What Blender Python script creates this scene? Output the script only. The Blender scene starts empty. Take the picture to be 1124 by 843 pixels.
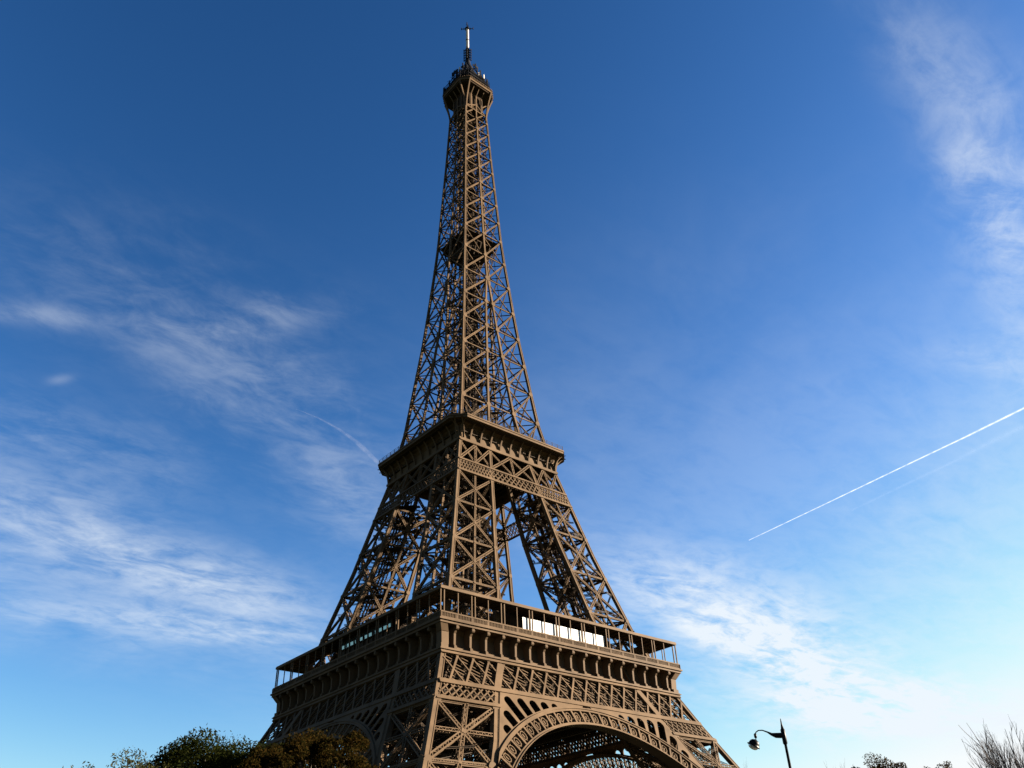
import bpy, math, random
from mathutils import Vector, Matrix, noise
import numpy as np
R = math.radians
random.seed(7)
scene = bpy.context.scene
col = scene.collection

# ------------------------------------------------------------------ camera
CAM = Vector((-129.50, -166.92, 1.70)); YAW, PITCH, ROLL = R(48.825), R(33.585), R(-2.413)
fw = Vector((math.cos(PITCH)*math.cos(YAW), math.cos(PITCH)*math.sin(YAW), math.sin(PITCH)))
rt = Vector((math.sin(YAW), -math.cos(YAW), 0)); up = rt.cross(fw)
rt2 = rt*math.cos(ROLL) + up*math.sin(ROLL); up2 = up*math.cos(ROLL) - rt*math.sin(ROLL)
cd = bpy.data.cameras.new('camera'); cam = bpy.data.objects.new('camera', cd); col.objects.link(cam)
m3 = Matrix((rt2, up2, -fw)).transposed(); m4 = m3.to_4x4(); m4.translation = CAM
cam.matrix_world = m4
cd.sensor_width = 36; cd.lens = 36*924.9/1124; cd.clip_start = 0.3; cd.clip_end = 120000
scene.camera = cam

# ------------------------------------------------------------------ light and sky
SUN_AZ, SUN_EL = R(-27.0), R(15.0)       # azimuth from +x, counter-clockwise
sdir = Vector((math.cos(SUN_EL)*math.cos(SUN_AZ), math.cos(SUN_EL)*math.sin(SUN_AZ), math.sin(SUN_EL)))
sl = bpy.data.lights.new('sun', 'SUN'); sl.energy = 5.0; sl.angle = R(0.5); sl.color = (1.0, 0.86, 0.69)
so = bpy.data.objects.new('sun', sl); col.objects.link(so)
so.rotation_euler = sdir.to_track_quat('Z', 'Y').to_euler(); so.location = (80, -60, 400)
scene.view_settings.view_transform = 'Standard'; scene.view_settings.look = 'None'
EXPOSURE = 3.2
scene.view_settings.exposure = EXPOSURE; scene.view_settings.gamma = 1.0
scene.cycles.transparent_max_bounces = 32
SKY_STRENGTH = 0.05

world = bpy.data.worlds.new('World'); scene.world = world; world.use_nodes = True
nt = world.node_tree; nt.nodes.clear()
def N(tree, t, **kw):
    n = tree.nodes.new(t)
    for k, v in kw.items(): setattr(n, k, v)
    return n
def build_sky():
    L = nt.links.new
    sky = N(nt, 'ShaderNodeTexSky', sky_type='NISHITA'); sky.sun_disc = False
    sky.sun_elevation = SUN_EL; sky.sun_rotation = math.pi/2 - SUN_AZ
    sky.altitude = 0; sky.air_density = 1.0; sky.dust_density = 0.6; sky.ozone_density = 2.4
    tc = N(nt, 'ShaderNodeTexCoord')
    dvec = tc.outputs['Generated']
    def math_(op, a, b=None, c=None, clamp=False):
        n = N(nt, 'ShaderNodeMath', operation=op, use_clamp=clamp)
        for i, v in enumerate((a, b, c)):
            if v is None: continue
            if isinstance(v, (int, float)): n.inputs[i].default_value = v
            else: L(v, n.inputs[i])
        return n.outputs[0]
    def dot(v):
        n = N(nt, 'ShaderNodeVectorMath', operation='DOT_PRODUCT'); L(dvec, n.inputs[0]); n.inputs[1].default_value = v
        return n.outputs['Value']
    sep = N(nt, 'ShaderNodeSeparateXYZ'); L(dvec, sep.inputs[0])
    dz = math_('ADD', math_('MAXIMUM', sep.outputs[2], 0.0), 0.12)
    comb = N(nt, 'ShaderNodeCombineXYZ')
    L(math_('DIVIDE', sep.outputs[0], dz), comb.inputs[0]); L(math_('DIVIDE', sep.outputs[1], dz), comb.inputs[1])
    plane = comb.outputs[0]                                   # the cloud layer seen as a flat sheet overhead
    def fbm(scale, rot, stretch, detail=11, rough=0.64, dist=0.6, off=0.0):
        mp = N(nt, 'ShaderNodeMapping'); L(plane, mp.inputs[0])
        mp.inputs['Rotation'].default_value = (0, 0, rot); mp.inputs['Scale'].default_value = (scale, scale*stretch, 1)
        mp.inputs['Location'].default_value = (off, off*0.7, 0)
        n = N(nt, 'ShaderNodeTexNoise'); L(mp.outputs[0], n.inputs['Vector'])
        n.inputs['Scale'].default_value = 1.0; n.inputs['Detail'].default_value = detail
        n.inputs['Roughness'].default_value = rough; n.inputs['Distortion'].default_value = dist
        return n.outputs['Fac']
    wisp = fbm(3.6, R(35), 2.2, dist=0.9)
    puff = fbm(3.4, R(10), 1.2, dist=0.3, off=3.3)
    fine = fbm(12, R(50), 1.6, dist=0.5, off=1.7)
    warp = fbm(2.0, 0, 1.0, detail=5, off=9.1); warp2 = fbm(2.0, 0, 1.0, detail=5, off=21.4)
    tex = math_('ADD', math_('ADD', math_('MULTIPLY', wisp, 0.40), math_('MULTIPLY', puff, 0.26)), math_('MULTIPLY', fine, 0.34))
    total = None
    for (c, u, v, su, sv, amp, lo, hi) in CLOUDS:
        a = math_('ADD', dot([x/su for x in u]), math_('MULTIPLY', math_('SUBTRACT', warp, 0.5), 1.9))
        b = math_('ADD', dot([x/sv for x in v]), math_('MULTIPLY', math_('SUBTRACT', warp2, 0.5), 1.9))
        r2 = math_('ADD', math_('MULTIPLY', a, a), math_('MULTIPLY', b, b))
        g = math_('EXPONENT', math_('MULTIPLY', r2, -1.0))
        g = math_('MULTIPLY', g, math_('GREATER_THAN', dot(c), 0.0))
        t = N(nt, 'ShaderNodeMapRange', interpolation_type='SMOOTHSTEP'); L(tex, t.inputs[0])
        t.inputs[1].default_value = lo; t.inputs[2].default_value = hi
        w = math_('MULTIPLY', math_('MULTIPLY', g, t.outputs[0]), amp)
        total = w if total is None else math_('ADD', total, w)
    mask = math_('MINIMUM', total, 0.95)
    hs = N(nt, 'ShaderNodeHueSaturation'); L(sky.outputs[0], hs.inputs['Color'])
    hs.inputs['Saturation'].default_value = SKY_SAT; hs.inputs['Hue'].default_value = SKY_HUE
    # deepen the clear blue towards the zenith, as the photograph's clean autumn air does
    sp = N(nt, 'ShaderNodeSeparateColor'); L(hs.outputs[0], sp.inputs[0]); cb = N(nt, 'ShaderNodeCombineColor')
    for i, (k, p) in enumerate(SKY_CURVE):
        v = math_('MULTIPLY', math_('POWER', math_('MULTIPLY', sp.outputs[i], 0.1402), p), k)
        v = math_('DIVIDE', v, math_('POWER', math_('ADD', math_('POWER', v, 6.0), 1.0), 1/6))      # no brighter than white
        L(math_('MULTIPLY', v, 1/SKY_REF), cb.inputs[i])
    mix = N(nt, 'ShaderNodeMix', data_type='RGBA'); L(mask, mix.inputs[0]); L(cb.outputs[0], mix.inputs[6])
    mix.inputs[7].default_value = (*CLOUD_COL, 1)
    bg = N(nt, 'ShaderNodeBackground'); L(mix.outputs[2], bg.inputs[0]); bg.inputs[1].default_value = SKY_STRENGTH
    out = N(nt, 'ShaderNodeOutputWorld'); L(bg.outputs[0], out.inputs[0])
SKY_REF = SKY_STRENGTH*2**EXPOSURE          # radiance that shows as white
SKY_CURVE = ((5.4, 1.92), (2.95, 1.63), (2.8, 1.62))
SKY_SAT, SKY_HUE, CLOUD_COL = 1.10, 0.5, tuple(c/SKY_REF for c in (0.86, 0.93, 1.0))
#CLOUDDATA
#<<
CLOUDS = [   # patches of cirrus: direction, long axis, short axis, angular sizes, amount, texture range
    ((0.7615,0.1429,0.6322),(0.6314,0.0566,-0.7734),(-0.1463,0.9881,-0.0471),0.1386,0.0305,0.42,0.37,0.64),
    ((0.8235,0.1553,0.5457),(0.4991,0.2591,-0.8269),(-0.2698,0.9533,0.1359),0.1379,0.0411,0.4,0.37,0.64),
    ((0.6820,0.1061,0.7236),(0.7305,-0.1469,-0.6669),(0.0356,0.9834,-0.1777),0.0996,0.0310,0.18,0.36,0.68),
    ((0.7525,0.0907,0.6523),(0.6495,0.0615,-0.7578),(-0.1089,0.9940,-0.0126),0.1256,0.0377,0.22,0.3,0.7),
    ((0.1670,0.9159,0.3650),(0.9708,-0.0882,-0.2230),(-0.1721,0.3916,-0.9039),0.2187,0.0582,0.32,0.36,0.66),
    ((0.3316,0.8801,0.3399),(0.9295,-0.2431,-0.2775),(-0.1616,0.4079,-0.8986),0.1563,0.0319,0.38,0.35,0.62),
    ((0.3268,0.8983,0.2937),(0.9427,-0.3319,-0.0338),(0.0671,0.2879,-0.9553),0.1593,0.0130,0.36,0.34,0.58),
    ((0.2379,0.9134,0.3304),(0.9691,-0.2003,-0.1440),(-0.0653,0.3545,-0.9328),0.2443,0.0724,0.16,0.25,0.6),
    ((0.3126,0.7861,0.5332),(0.9329,-0.1483,-0.3282),(-0.1789,0.6000,-0.7797),0.1619,0.0613,0.22,0.37,0.66),
    ((0.0764,0.8267,0.5575),(0.9618,-0.2085,0.1774),(0.2628,0.5227,-0.8110),0.0741,0.0122,0.24,0.34,0.62),
    ((0.2850,0.7483,0.5990),(0.8204,-0.5136,0.2513),(0.4957,0.4198,-0.7603),0.0802,0.0206,0.2,0.36,0.62),
    ((0.1193,0.8533,0.5076),(0.8509,-0.3513,0.3906),(0.5116,0.3854,-0.7679),0.0119,0.0048,0.14,0.3,0.6),
    ((0.4388,0.7850,0.4373),(0.8538,-0.2126,-0.4751),(-0.2801,0.5818,-0.7636),0.0737,0.0410,0.22,0.34,0.62),
    ((0.1513,0.7797,0.6076),(0.9881,-0.1368,-0.0704),(0.0282,0.6110,-0.7911),0.2068,0.0686,0.07,0.42,0.68),
    ((0.1342,0.8798,0.4559),(0.9909,-0.1245,-0.0515),(0.0115,0.4587,-0.8885),0.1370,0.0372,0.14,0.4,0.64),
    ((0.7968,0.5355,0.2799),(0.6003,-0.6487,-0.4677),(-0.0689,0.5407,-0.8384),0.1405,0.0474,0.95,0.35,0.6),
    ((0.8838,0.4304,0.1835),(0.4612,-0.8674,-0.1870),(0.0787,0.2499,-0.9651),0.1585,0.0298,0.95,0.32,0.58),
    ((0.8333,0.5033,0.2288),(0.5339,-0.6248,-0.5697),(-0.1437,0.5969,-0.7893),0.0876,0.0327,0.6,0.36,0.6),
    ((0.7277,0.5976,0.3365),(0.6855,-0.6488,-0.3303),(0.0210,0.4711,-0.8819),0.0908,0.0407,0.1,0.36,0.62),
    ((0.8893,0.2897,0.3538),(0.2784,0.2706,-0.9216),(-0.3627,0.9181,0.1600),0.1730,0.1092,0.22,0.25,0.66),
    ((0.8889,0.3806,0.2551),(0.4507,-0.8266,-0.3371),(0.0826,0.4146,-0.9062),0.1973,0.1012,0.14,0.28,0.62),
    ((0.7403,0.5067,0.4417),(0.6146,-0.7764,-0.1396),(0.2722,0.3748,-0.8862),0.2637,0.1870,0.14,0.2,0.6),
    ((0.8415,0.2302,0.4887),(0.4737,-0.7493,-0.4628),(0.2597,0.6209,-0.7396),0.0497,0.0151,0.2,0.36,0.62),]
#>>

build_sky()

# ------------------------------------------------------------------ helpers
FN = Vector((0, -1, 0))                      # stands for the outward normal of the leaning face
def lean(z):
    return Vector((0, -1, -(W(z+.5)-W(z-.5)))).normalized()
class MB:
    """collects boxes, beams and plates for one mesh"""
    def __init__(s): s.v = []; s.f = []; s.mi = []; s.cur = 0
    def add(s, vs, fs):
        b = len(s.v); s.v.extend(vs); s.f.extend([tuple(i+b for i in f) for f in fs]); s.mi.extend([s.cur]*len(fs))
    BOX = ((0,3,2,1),(4,5,6,7),(0,1,5,4),(1,2,6,5),(2,3,7,6),(3,0,4,7))
    def bar(s, A, B, w, t, n):
        A = Vector(A); B = Vector(B); a = (B-A)
        if a.length < 1e-4: return
        n = lean((A.z+B.z)/2) if n is FN else Vector(n)
        a.normalize(); sd = a.cross(n)
        if sd.length < 1e-4: sd = a.cross(Vector((0.3,0.5,0.8)))
        sd.normalize(); nn = sd.cross(a); sd *= w/2; nn *= t/2
        s.add([tuple(p) for p in (A-sd-nn, A+sd-nn, A+sd+nn, A-sd+nn, B-sd-nn, B+sd-nn, B+sd+nn, B-sd+nn)], s.BOX)
    def box(s, x0, x1, y0, y1, z0, z1):
        s.add([(x0,y0,z0),(x1,y0,z0),(x1,y1,z0),(x0,y1,z0),(x0,y0,z1),(x1,y0,z1),(x1,y1,z1),(x0,y1,z1)], s.BOX)
    def lattice(s, A, B, n, w, d, e, pitch=None, lace=0.10, sides=True):
        """box girder: four corner angles and zigzag lacing"""
        A = Vector(A); B = Vector(B); a = B-A; L = a.length
        if L < 0.2: return
        n = lean((A.z+B.z)/2) if n is FN else Vector(n).normalized()
        a.normalize(); sd = a.cross(n).normalized(); nn = sd.cross(a)
        for i in (-1, 1):
            for j in (-1, 1):
                o = sd*(i*(w-e)/2) + nn*(j*(d-e)/2); s.bar(A+o, B+o, e, e, nn)
        k = max(2, int(round(L/(pitch or w*0.9))))
        for j in (-1, 1):
            for q in range(k):
                g = 1 if (q % 2) else -1
                o = nn*(j*(d/2-0.04))
                s.bar(A+a*(L*q/k)+sd*(g*(w-e)/2)+o, A+a*(L*(q+1)/k)-sd*(g*(w-e)/2)+o, lace, 0.05, nn)
        if sides:
            for j in (-1, 1):
                for q in range(k):
                    g = 1 if (q % 2) else -1
                    o = sd*(j*(w/2-0.04))
                    s.bar(A+a*(L*q/k)+nn*(g*(d-e)/2)+o, A+a*(L*(q+1)/k)-nn*(g*(d-e)/2)+o, lace, 0.05, sd)
    def disc(s, c, n, r, t, k=8, up=(0,0,1)):
        n = Vector(n).normalized(); u = Vector(up).cross(n)
        if u.length < 1e-3: u = Vector((1,0,0))
        u.normalize(); v = n.cross(u); c = Vector(c); vs = []
        for j in (-1, 1):
            for i in range(k):
                th = 2*math.pi*(i+.5)/k; vs.append(tuple(c + u*(r*math.cos(th)) + v*(r*math.sin(th)) + n*(j*t/2)))
        fs = [tuple(range(k-1, -1, -1)), tuple(range(k, 2*k))] + [(i, (i+1) % k, k+(i+1) % k, k+i) for i in range(k)]
        s.add(vs, fs)
    def column(s, pts, h):
        """upright square tube through pts; h = half width (list or number)"""
        vs = []; n = len(pts); hh = h if isinstance(h, (list, tuple)) else [h]*n
        for (x, y, z), r in zip(pts, hh): vs += [(x-r,y-r,z),(x+r,y-r,z),(x+r,y+r,z),(x-r,y+r,z)]
        fs = [(0,3,2,1)] + [(4*i+k, 4*i+(k+1) % 4, 4*i+4+(k+1) % 4, 4*i+4+k) for i in range(n-1) for k in range(4)]
        fs.append(tuple(4*(n-1)+k for k in range(4))); s.add(vs, fs)
    def lathe(s, prof, k=16, c=(0,0,0), M=None):
        vs = []
        for r, z in prof:
            for i in range(k):
                th = 2*math.pi*i/k; p = Vector((r*math.cos(th), r*math.sin(th), z))
                if M: p = M @ p
                vs.append((p.x+c[0], p.y+c[1], p.z+c[2]))
        n = len(prof); fs = [(i*k+j, i*k+(j+1) % k, (i+1)*k+(j+1) % k, (i+1)*k+j) for i in range(n-1) for j in range(k)]
        fs += [tuple(range(k-1,-1,-1)), tuple((n-1)*k+j for j in range(k))]; s.add(vs, fs)
    def tube(s, pts, rad, k=6):
        pts = [Vector(p) for p in pts]; n = len(pts); rr = rad if isinstance(rad, (list, tuple)) else [rad]*n
        vs = []; ref = None
        for i, p in enumerate(pts):
            t = (pts[min(i+1, n-1)] - pts[max(i-1, 0)]).normalized()
            if ref is None:
                ref = t.cross(Vector((0.31, 0.27, 0.91)))
                if ref.length < .1: ref = t.cross(Vector((1,0,0)))
            ref = (ref - t*ref.dot(t)).normalized(); b = t.cross(ref)
            for j in range(k):
                th = 2*math.pi*j/k; vs.append(tuple(p + (ref*math.cos(th) + b*math.sin(th))*rr[i]))
        fs = [(i*k+j, i*k+(j+1) % k, (i+1)*k+(j+1) % k, (i+1)*k+j) for i in range(n-1) for j in range(k)]
        fs += [tuple(range(k-1,-1,-1)), tuple((n-1)*k+j for j in range(k))]; s.add(vs, fs)
    def build(s, name, mat, parent=None, smooth=False):
        me = bpy.data.meshes.new(name); me.from_pydata(s.v, [], s.f)
        for m in (mat if isinstance(mat, (list, tuple)) else [mat]): me.materials.append(m)
        if isinstance(mat, (list, tuple)): me.polygons.foreach_set('material_index', s.mi)
        if smooth: me.polygons.foreach_set('use_smooth', [True]*len(me.polygons))
        me.update(); o = bpy.data.objects.new(name, me); col.objects.link(o)
        if parent: o.parent = parent
        return o
def empty(name, loc=(0,0,0)):
    o = bpy.data.objects.new(name, None); col.objects.link(o); o.location = loc; o.empty_display_size = 2; return o
def tag(o, label, cat, group=None):
    o['label'] = label; o['category'] = cat
    if group: o['group'] = group
    return o
def struct(o): o['kind'] = 'structure'; return o
def dup(o, parent, k):
    """copy of a part (and its sub-parts) turned k quarter turns about the tower's axis"""
    c = o.copy(); col.objects.link(c); c.parent = parent
    if k: c.rotation_euler = (0, 0, o.rotation_euler.z + k*math.pi/2)
    for ch in list(o.children):
        d = ch.copy(); col.objects.link(d); d.parent = c
    return c

def mat(name, base, rough=0.6, var=0.25, scale=0.4, metal=0.0, second=None, bump=0.0):
    m = bpy.data.materials.new(name); m.use_nodes = True; t = m.node_tree; p = t.nodes['Principled BSDF']
    p.inputs['Roughness'].default_value = rough; p.inputs['Specular IOR Level'].default_value = 0.03; p.inputs['Metallic'].default_value = metal
    tc = N(t, 'ShaderNodeTexCoord'); nz = N(t, 'ShaderNodeTexNoise'); t.links.new(tc.outputs['Object'], nz.inputs['Vector'])
    nz.inputs['Scale'].default_value = scale; nz.inputs['Detail'].default_value = 6; nz.inputs['Roughness'].default_value = 0.65
    cr = N(t, 'ShaderNodeValToRGB'); t.links.new(nz.outputs['Fac'], cr.inputs[0])
    s2 = second or tuple(c*(1-var) for c in base)
    cr.color_ramp.elements[0].position = 0.3; cr.color_ramp.elements[0].color = (*s2, 1)
    cr.color_ramp.elements[1].position = 0.7; cr.color_ramp.elements[1].color = (*[min(1, c*(1+var)) for c in base], 1)
    t.links.new(cr.outputs[0], p.inputs['Base Color'])
    if bump:
        b = N(t, 'ShaderNodeBump'); b.inputs['Strength'].default_value = bump; t.links.new(nz.outputs['Fac'], b.inputs['Height'])
        t.links.new(b.outputs[0], p.inputs['Normal'])
    return m
IRON = mat('brown_iron_paint', (0.057, 0.0378, 0.0222), 0.7, 0.34, 0.16)
IRON_SHADE = mat('dark_shaded_iron', (0.024, 0.0165, 0.0105), 0.6, 0.2, 0.5)  # darker copy of the iron: shade of the inner works put into its colour
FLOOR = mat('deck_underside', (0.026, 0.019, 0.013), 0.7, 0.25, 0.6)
WHITE = mat('white_sheeting', (0.42, 0.42, 0.41), 0.6, 0.05, 0.5)
MASTW = mat('pale_mast_paint', (0.30, 0.285, 0.265), 0.5, 0.06, 0.5)
BLACKM = mat('black_equipment', (0.010, 0.010, 0.011), 0.5, 0.3, 1.0)
STONE = mat('pale_stone', (0.20, 0.18, 0.15), 0.8, 0.2, 0.6)
GLASSB = bpy.data.materials.new('window_glass'); GLASSB.use_nodes = True
_p = GLASSB.node_tree.nodes['Principled BSDF']; _p.inputs['Base Color'].default_value = (0.02,0.03,0.04,1); _p.inputs['Roughness'].default_value = 0.04
_p.inputs['Specular IOR Level'].default_value = 1.0; _p.inputs['IOR'].default_value = 2.2

# ------------------------------------------------------------------ tower profile
PZ = [0,25.6,33,42,48.5,58,65.5,85,110,125,160,195,240,265,276]
PW = [62.4,46.6,42.5,37.8,34.7,30.8,28.2,22.8,16.9,14.2,10.6,8.0,6.0,5.05,4.8]
IZ = [0,32,46,48.7,58,66,78.5,89.5,108.9,126,136.6,146.8,156.5,167.2,177.8]
IV = [47.4,27.8,21.1,19.3,16.6,14.0,11.65,9.5,6.5,4.3,3.4,2.6,1.8,1.05,0.0]
def W(z): return float(np.interp(z, PZ, PW))
def I(z): return float(np.interp(z, IZ, IV))

tower = empty('lattice_tower')
tag(tower, 'tall brown iron lattice tower with two galleries, curved legs and a thin mast', 'tower')

# ---- legs.  A face of a leg is given by its two chord functions of z
def OO(h): return lambda z: Vector((W(z)-h, W(z)-h, z))
def OI(h): return lambda z: Vector((W(z)-h, I(z)+h, z))
def IO(h): return lambda z: Vector((I(z)+h, W(z)-h, z))
def II(h): return lambda z: Vector((I(z)+h, I(z)+h, z))
def chord(mb, P, z0, z1, h, nodes, gus, e=0.2, faces=((1,0),(0,1))):
    zs = sorted(set([z0, z1] + [z for z in PZ+IZ+list(nodes) if z0 < z < z1]))
    mb.column([tuple(P(z)) for z in zs], h*0.86)
    for i in (-1, 1):
        for j in (-1, 1):
            o = Vector((i*(h-e/2), j*(h-e/2), 0)); mb.column([tuple(P(z)+o) for z in zs], e/2)
    for z in nodes:                                         # gusset plates at the joints
        c = P(z); a = (P(z+1)-P(z-1)).normalized()
        ox, oy = (1 if abs(c.x) < W(z)-2*h else -1), (1 if abs(c.y) < W(z)-2*h else -1)
        for (ix, iy) in faces:
            n = Vector((ix, iy, 0)); sh = Vector((ox*iy, oy*ix, 0))*(gus*.92-h)
            for s in (-1, 1): mb.disc(c+sh+n*(s*(h+0.03)), n, gus, 0.06, 8, a)
def face_normal(a, b):
    return (b(50)-a(50)).cross(Vector((0,0,1))).normalized()

def make_leg(name, z_nodes, z0, z1, hc, wd, wv, star, z_first, ladder):
    h = hc
    ch = [OO(h), OI(h), IO(h), II(h)]
    core = MB()                                             # the diaphragms and inner works are the leg's own mesh
    for z in z_nodes[1:]:
        P = [c(z) for c in (ch[0], ch[1], ch[3], ch[2])]
        for i in range(4):
            core.lattice(P[i], P[(i+1) % 4], (0,0,1), wv*0.9, wv*0.9, 0.16, wv)
        m = [(P[i]+P[(i+1) % 4])/2 for i in range(4)]
        for i in range(4): core.lattice(m[i], m[(i+1) % 4], (0,0,1), wv*0.6, wv*0.6, 0.13, wv)
        core.lattice(P[0], P[2], (0,0,1), wv*0.6, wv*0.6, 0.13, wv); core.lattice(P[1], P[3], (0,0,1), wv*0.6, wv*0.6, 0.13, wv)
    leg = core.build(name, IRON, tower)
    for c in ch:
        mb = MB(); chord(mb, c, z0, z1, h, [z for z in z_nodes if z > z0-1], wd*.82); mb.build('chord', IRON, leg)
    faces = [(ch[2], ch[0]), (ch[1], ch[0]), (ch[3], ch[1]), (ch[3], ch[2])]
    for fi, (a, b) in enumerate(faces):
        n = face_normal(a, b)
        for za, zb in zip(z_nodes[:-1], z_nodes[1:]):
            mb = MB(); A0, B0, A1, B1 = a(za), b(za), a(zb), b(zb); C = (A0+B0+A1+B1)/4
            up_ = (A1+B1-A0-B0).normalized(); nn = (B0-A0).cross(up_).normalized()
            mb.lattice(A0, B1, nn, wd, wd*0.75, wd*0.24, wd*0.8, 0.12)
            mb.lattice(B0, A1, nn, wd*0.9, wd*0.7, wd*0.24, wd*0.8, 0.12)
            if star:
                zm = (za+zb)/2
                mb.lattice(a(zm), b(zm), nn, wv, wv, 0.17, wv*0.8); mb.lattice((A0+B0)/2, (A1+B1)/2, nn, wv, wv, 0.17, wv*0.8)
                mb.lattice(A1, B1, nn, wv*0.9, wv*0.9, 0.16, wv*0.8)
            else:
                mb.lattice(A1, B1, nn, wv*.8, wv*.8, 0.14, wv); mb.lattice((A0+B0)/2, (A1+B1)/2, nn, wv, wv, 0.15, wv*0.7)
            for s in (-1, 1):
                mb.disc(C+nn*(s*wd*0.42), nn, wd*0.62, 0.06, 4, up_)
                mb.disc((A1+B1)/2+nn*(s*wd*0.42), nn, wd*0.5, 0.06, 4, up_)
            mb.build('cross_brace', IRON, leg)
    return leg
def inner_works(leg, z0, z1, k, dense):
    """the inclined lift rails, the zigzag stairs and their landings inside a leg"""
    mid = lambda z: Vector(((W(z)+I(z))/2, (W(z)+I(z))/2, z))
    mb = MB()
    for dx, dy in ((-1.9,1.9),(-1.0,2.6),(1.9,-1.9),(2.6,-1.0)):
        o = Vector((dx*k, dy*k, 0)); zs = np.linspace(z0, z1, 9)
        for i in range(8): mb.lattice(mid(zs[i])+o, mid(zs[i+1])+o, (1,1,0), 0.7, 0.9, 0.14, 1.0)
    mb.build('lift_rail', IRON_SHADE, leg)
    mb = MB(); z = z0; s = 1
    while z < z1-3:
        c = mid(z); d = mid(z+2.6)
        o = Vector((1.6*k, 2.2*k, 0)); u = Vector((1,-1,0)).normalized()*(1.9*k*s)
        A = c-o-u; B = d-o+u
        mb.bar(A, B, 1.0, 0.22, (0,0,1))
        for e in (-.5, .5):
            q = (B-A).cross(Vector((0,0,1))).normalized()*e
            mb.bar(A+q+Vector((0,0,1)), B+q+Vector((0,0,1)), 0.06, 0.06, (0,0,1))
            for t in (0,.25,.5,.75,1): P = A.lerp(B, t)+q; mb.bar(P, P+Vector((0,0,1)), .05, .05, (1,0,0))
        mb.bar(B-u.normalized()*0.2, B+u.normalized()*1.2, 1.8, 0.12, (0,0,1))
        z += 2.6; s = -s
    mb.build('stair', IRON_SHADE, leg)
    rnd = random.Random(int(z0)); mb = MB()
    z = z0+3
    while z < z1-2:                                         # secondary ties across the inside
        w_ = (W(z)-I(z)); c = mid(z)
        for _ in range(dense):
            a = Vector((rnd.uniform(-.48,.48)*w_, rnd.choice((-.5,.5))*w_*.96, rnd.uniform(-2,2)))
            b = Vector((rnd.choice((-.5,.5))*w_*.96, rnd.uniform(-.48,.48)*w_, rnd.uniform(-2,2)))
            mb.lattice(c+a, c+b, (0,0,1), 0.34, 0.34, 0.075, 0.6, 0.05, sides=False)
        z += 5.5
    mb.build('inner_tie', IRON_SHADE, leg)
    for z in np.linspace(z0+5, z1-4, 4):                    # landings
        mb = MB()
        c = mid(z); w_ = (W(z)-I(z))*0.5
        mb.bar(c+Vector((-w_*.7,-w_*.2,0)), c+Vector((w_*.2,w_*.7,0)), 2.6*k, 0.35, (0,0,1))
        mb.bar(c+Vector((-w_*.3,-w_*.75,-1.5)), c+Vector((w_*.6,-w_*.1,-1.5)), 1.6*k, 0.35, (0,0,1))
        mb.bar(c+Vector((0,0,-1.6)), c+Vector((0,0,.1)), .3, .3, (1,0,0))
        mb.build('landing', IRON_SHADE, leg)

leg = make_leg('leg', [3.0, 15.2, 27.0, 38.5], 0.0, 64.0, 0.58, 1.02, 0.82, True, 3, False)
inner_works(leg, 4, 46, 1.3, 9)
_mb = MB()
for P in (OO(.62), OI(.62), IO(.62), II(.62)):
    c = P(0); _mb.lathe([(3.0,0),(3.0,1.2),(2.3,1.5),(2.0,2.6)], 4, (c.x, c.y, 0), Matrix.Rotation(math.pi/4, 3, 'Z'))
_mb.build('masonry_base', STONE, leg)
legs = [leg] + [dup(leg, tower, k) for k in (1,2,3)]
uleg = make_leg('upper_leg', [56.3, 67.5, 78.6, 89.7, 99.4], 62.0, 116.0, 0.44, 0.70, 0.50, False, 56, True)
inner_works(uleg, 60, 106, 0.85, 15)
for k in (1,2,3): dup(uleg, tower, k)

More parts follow.
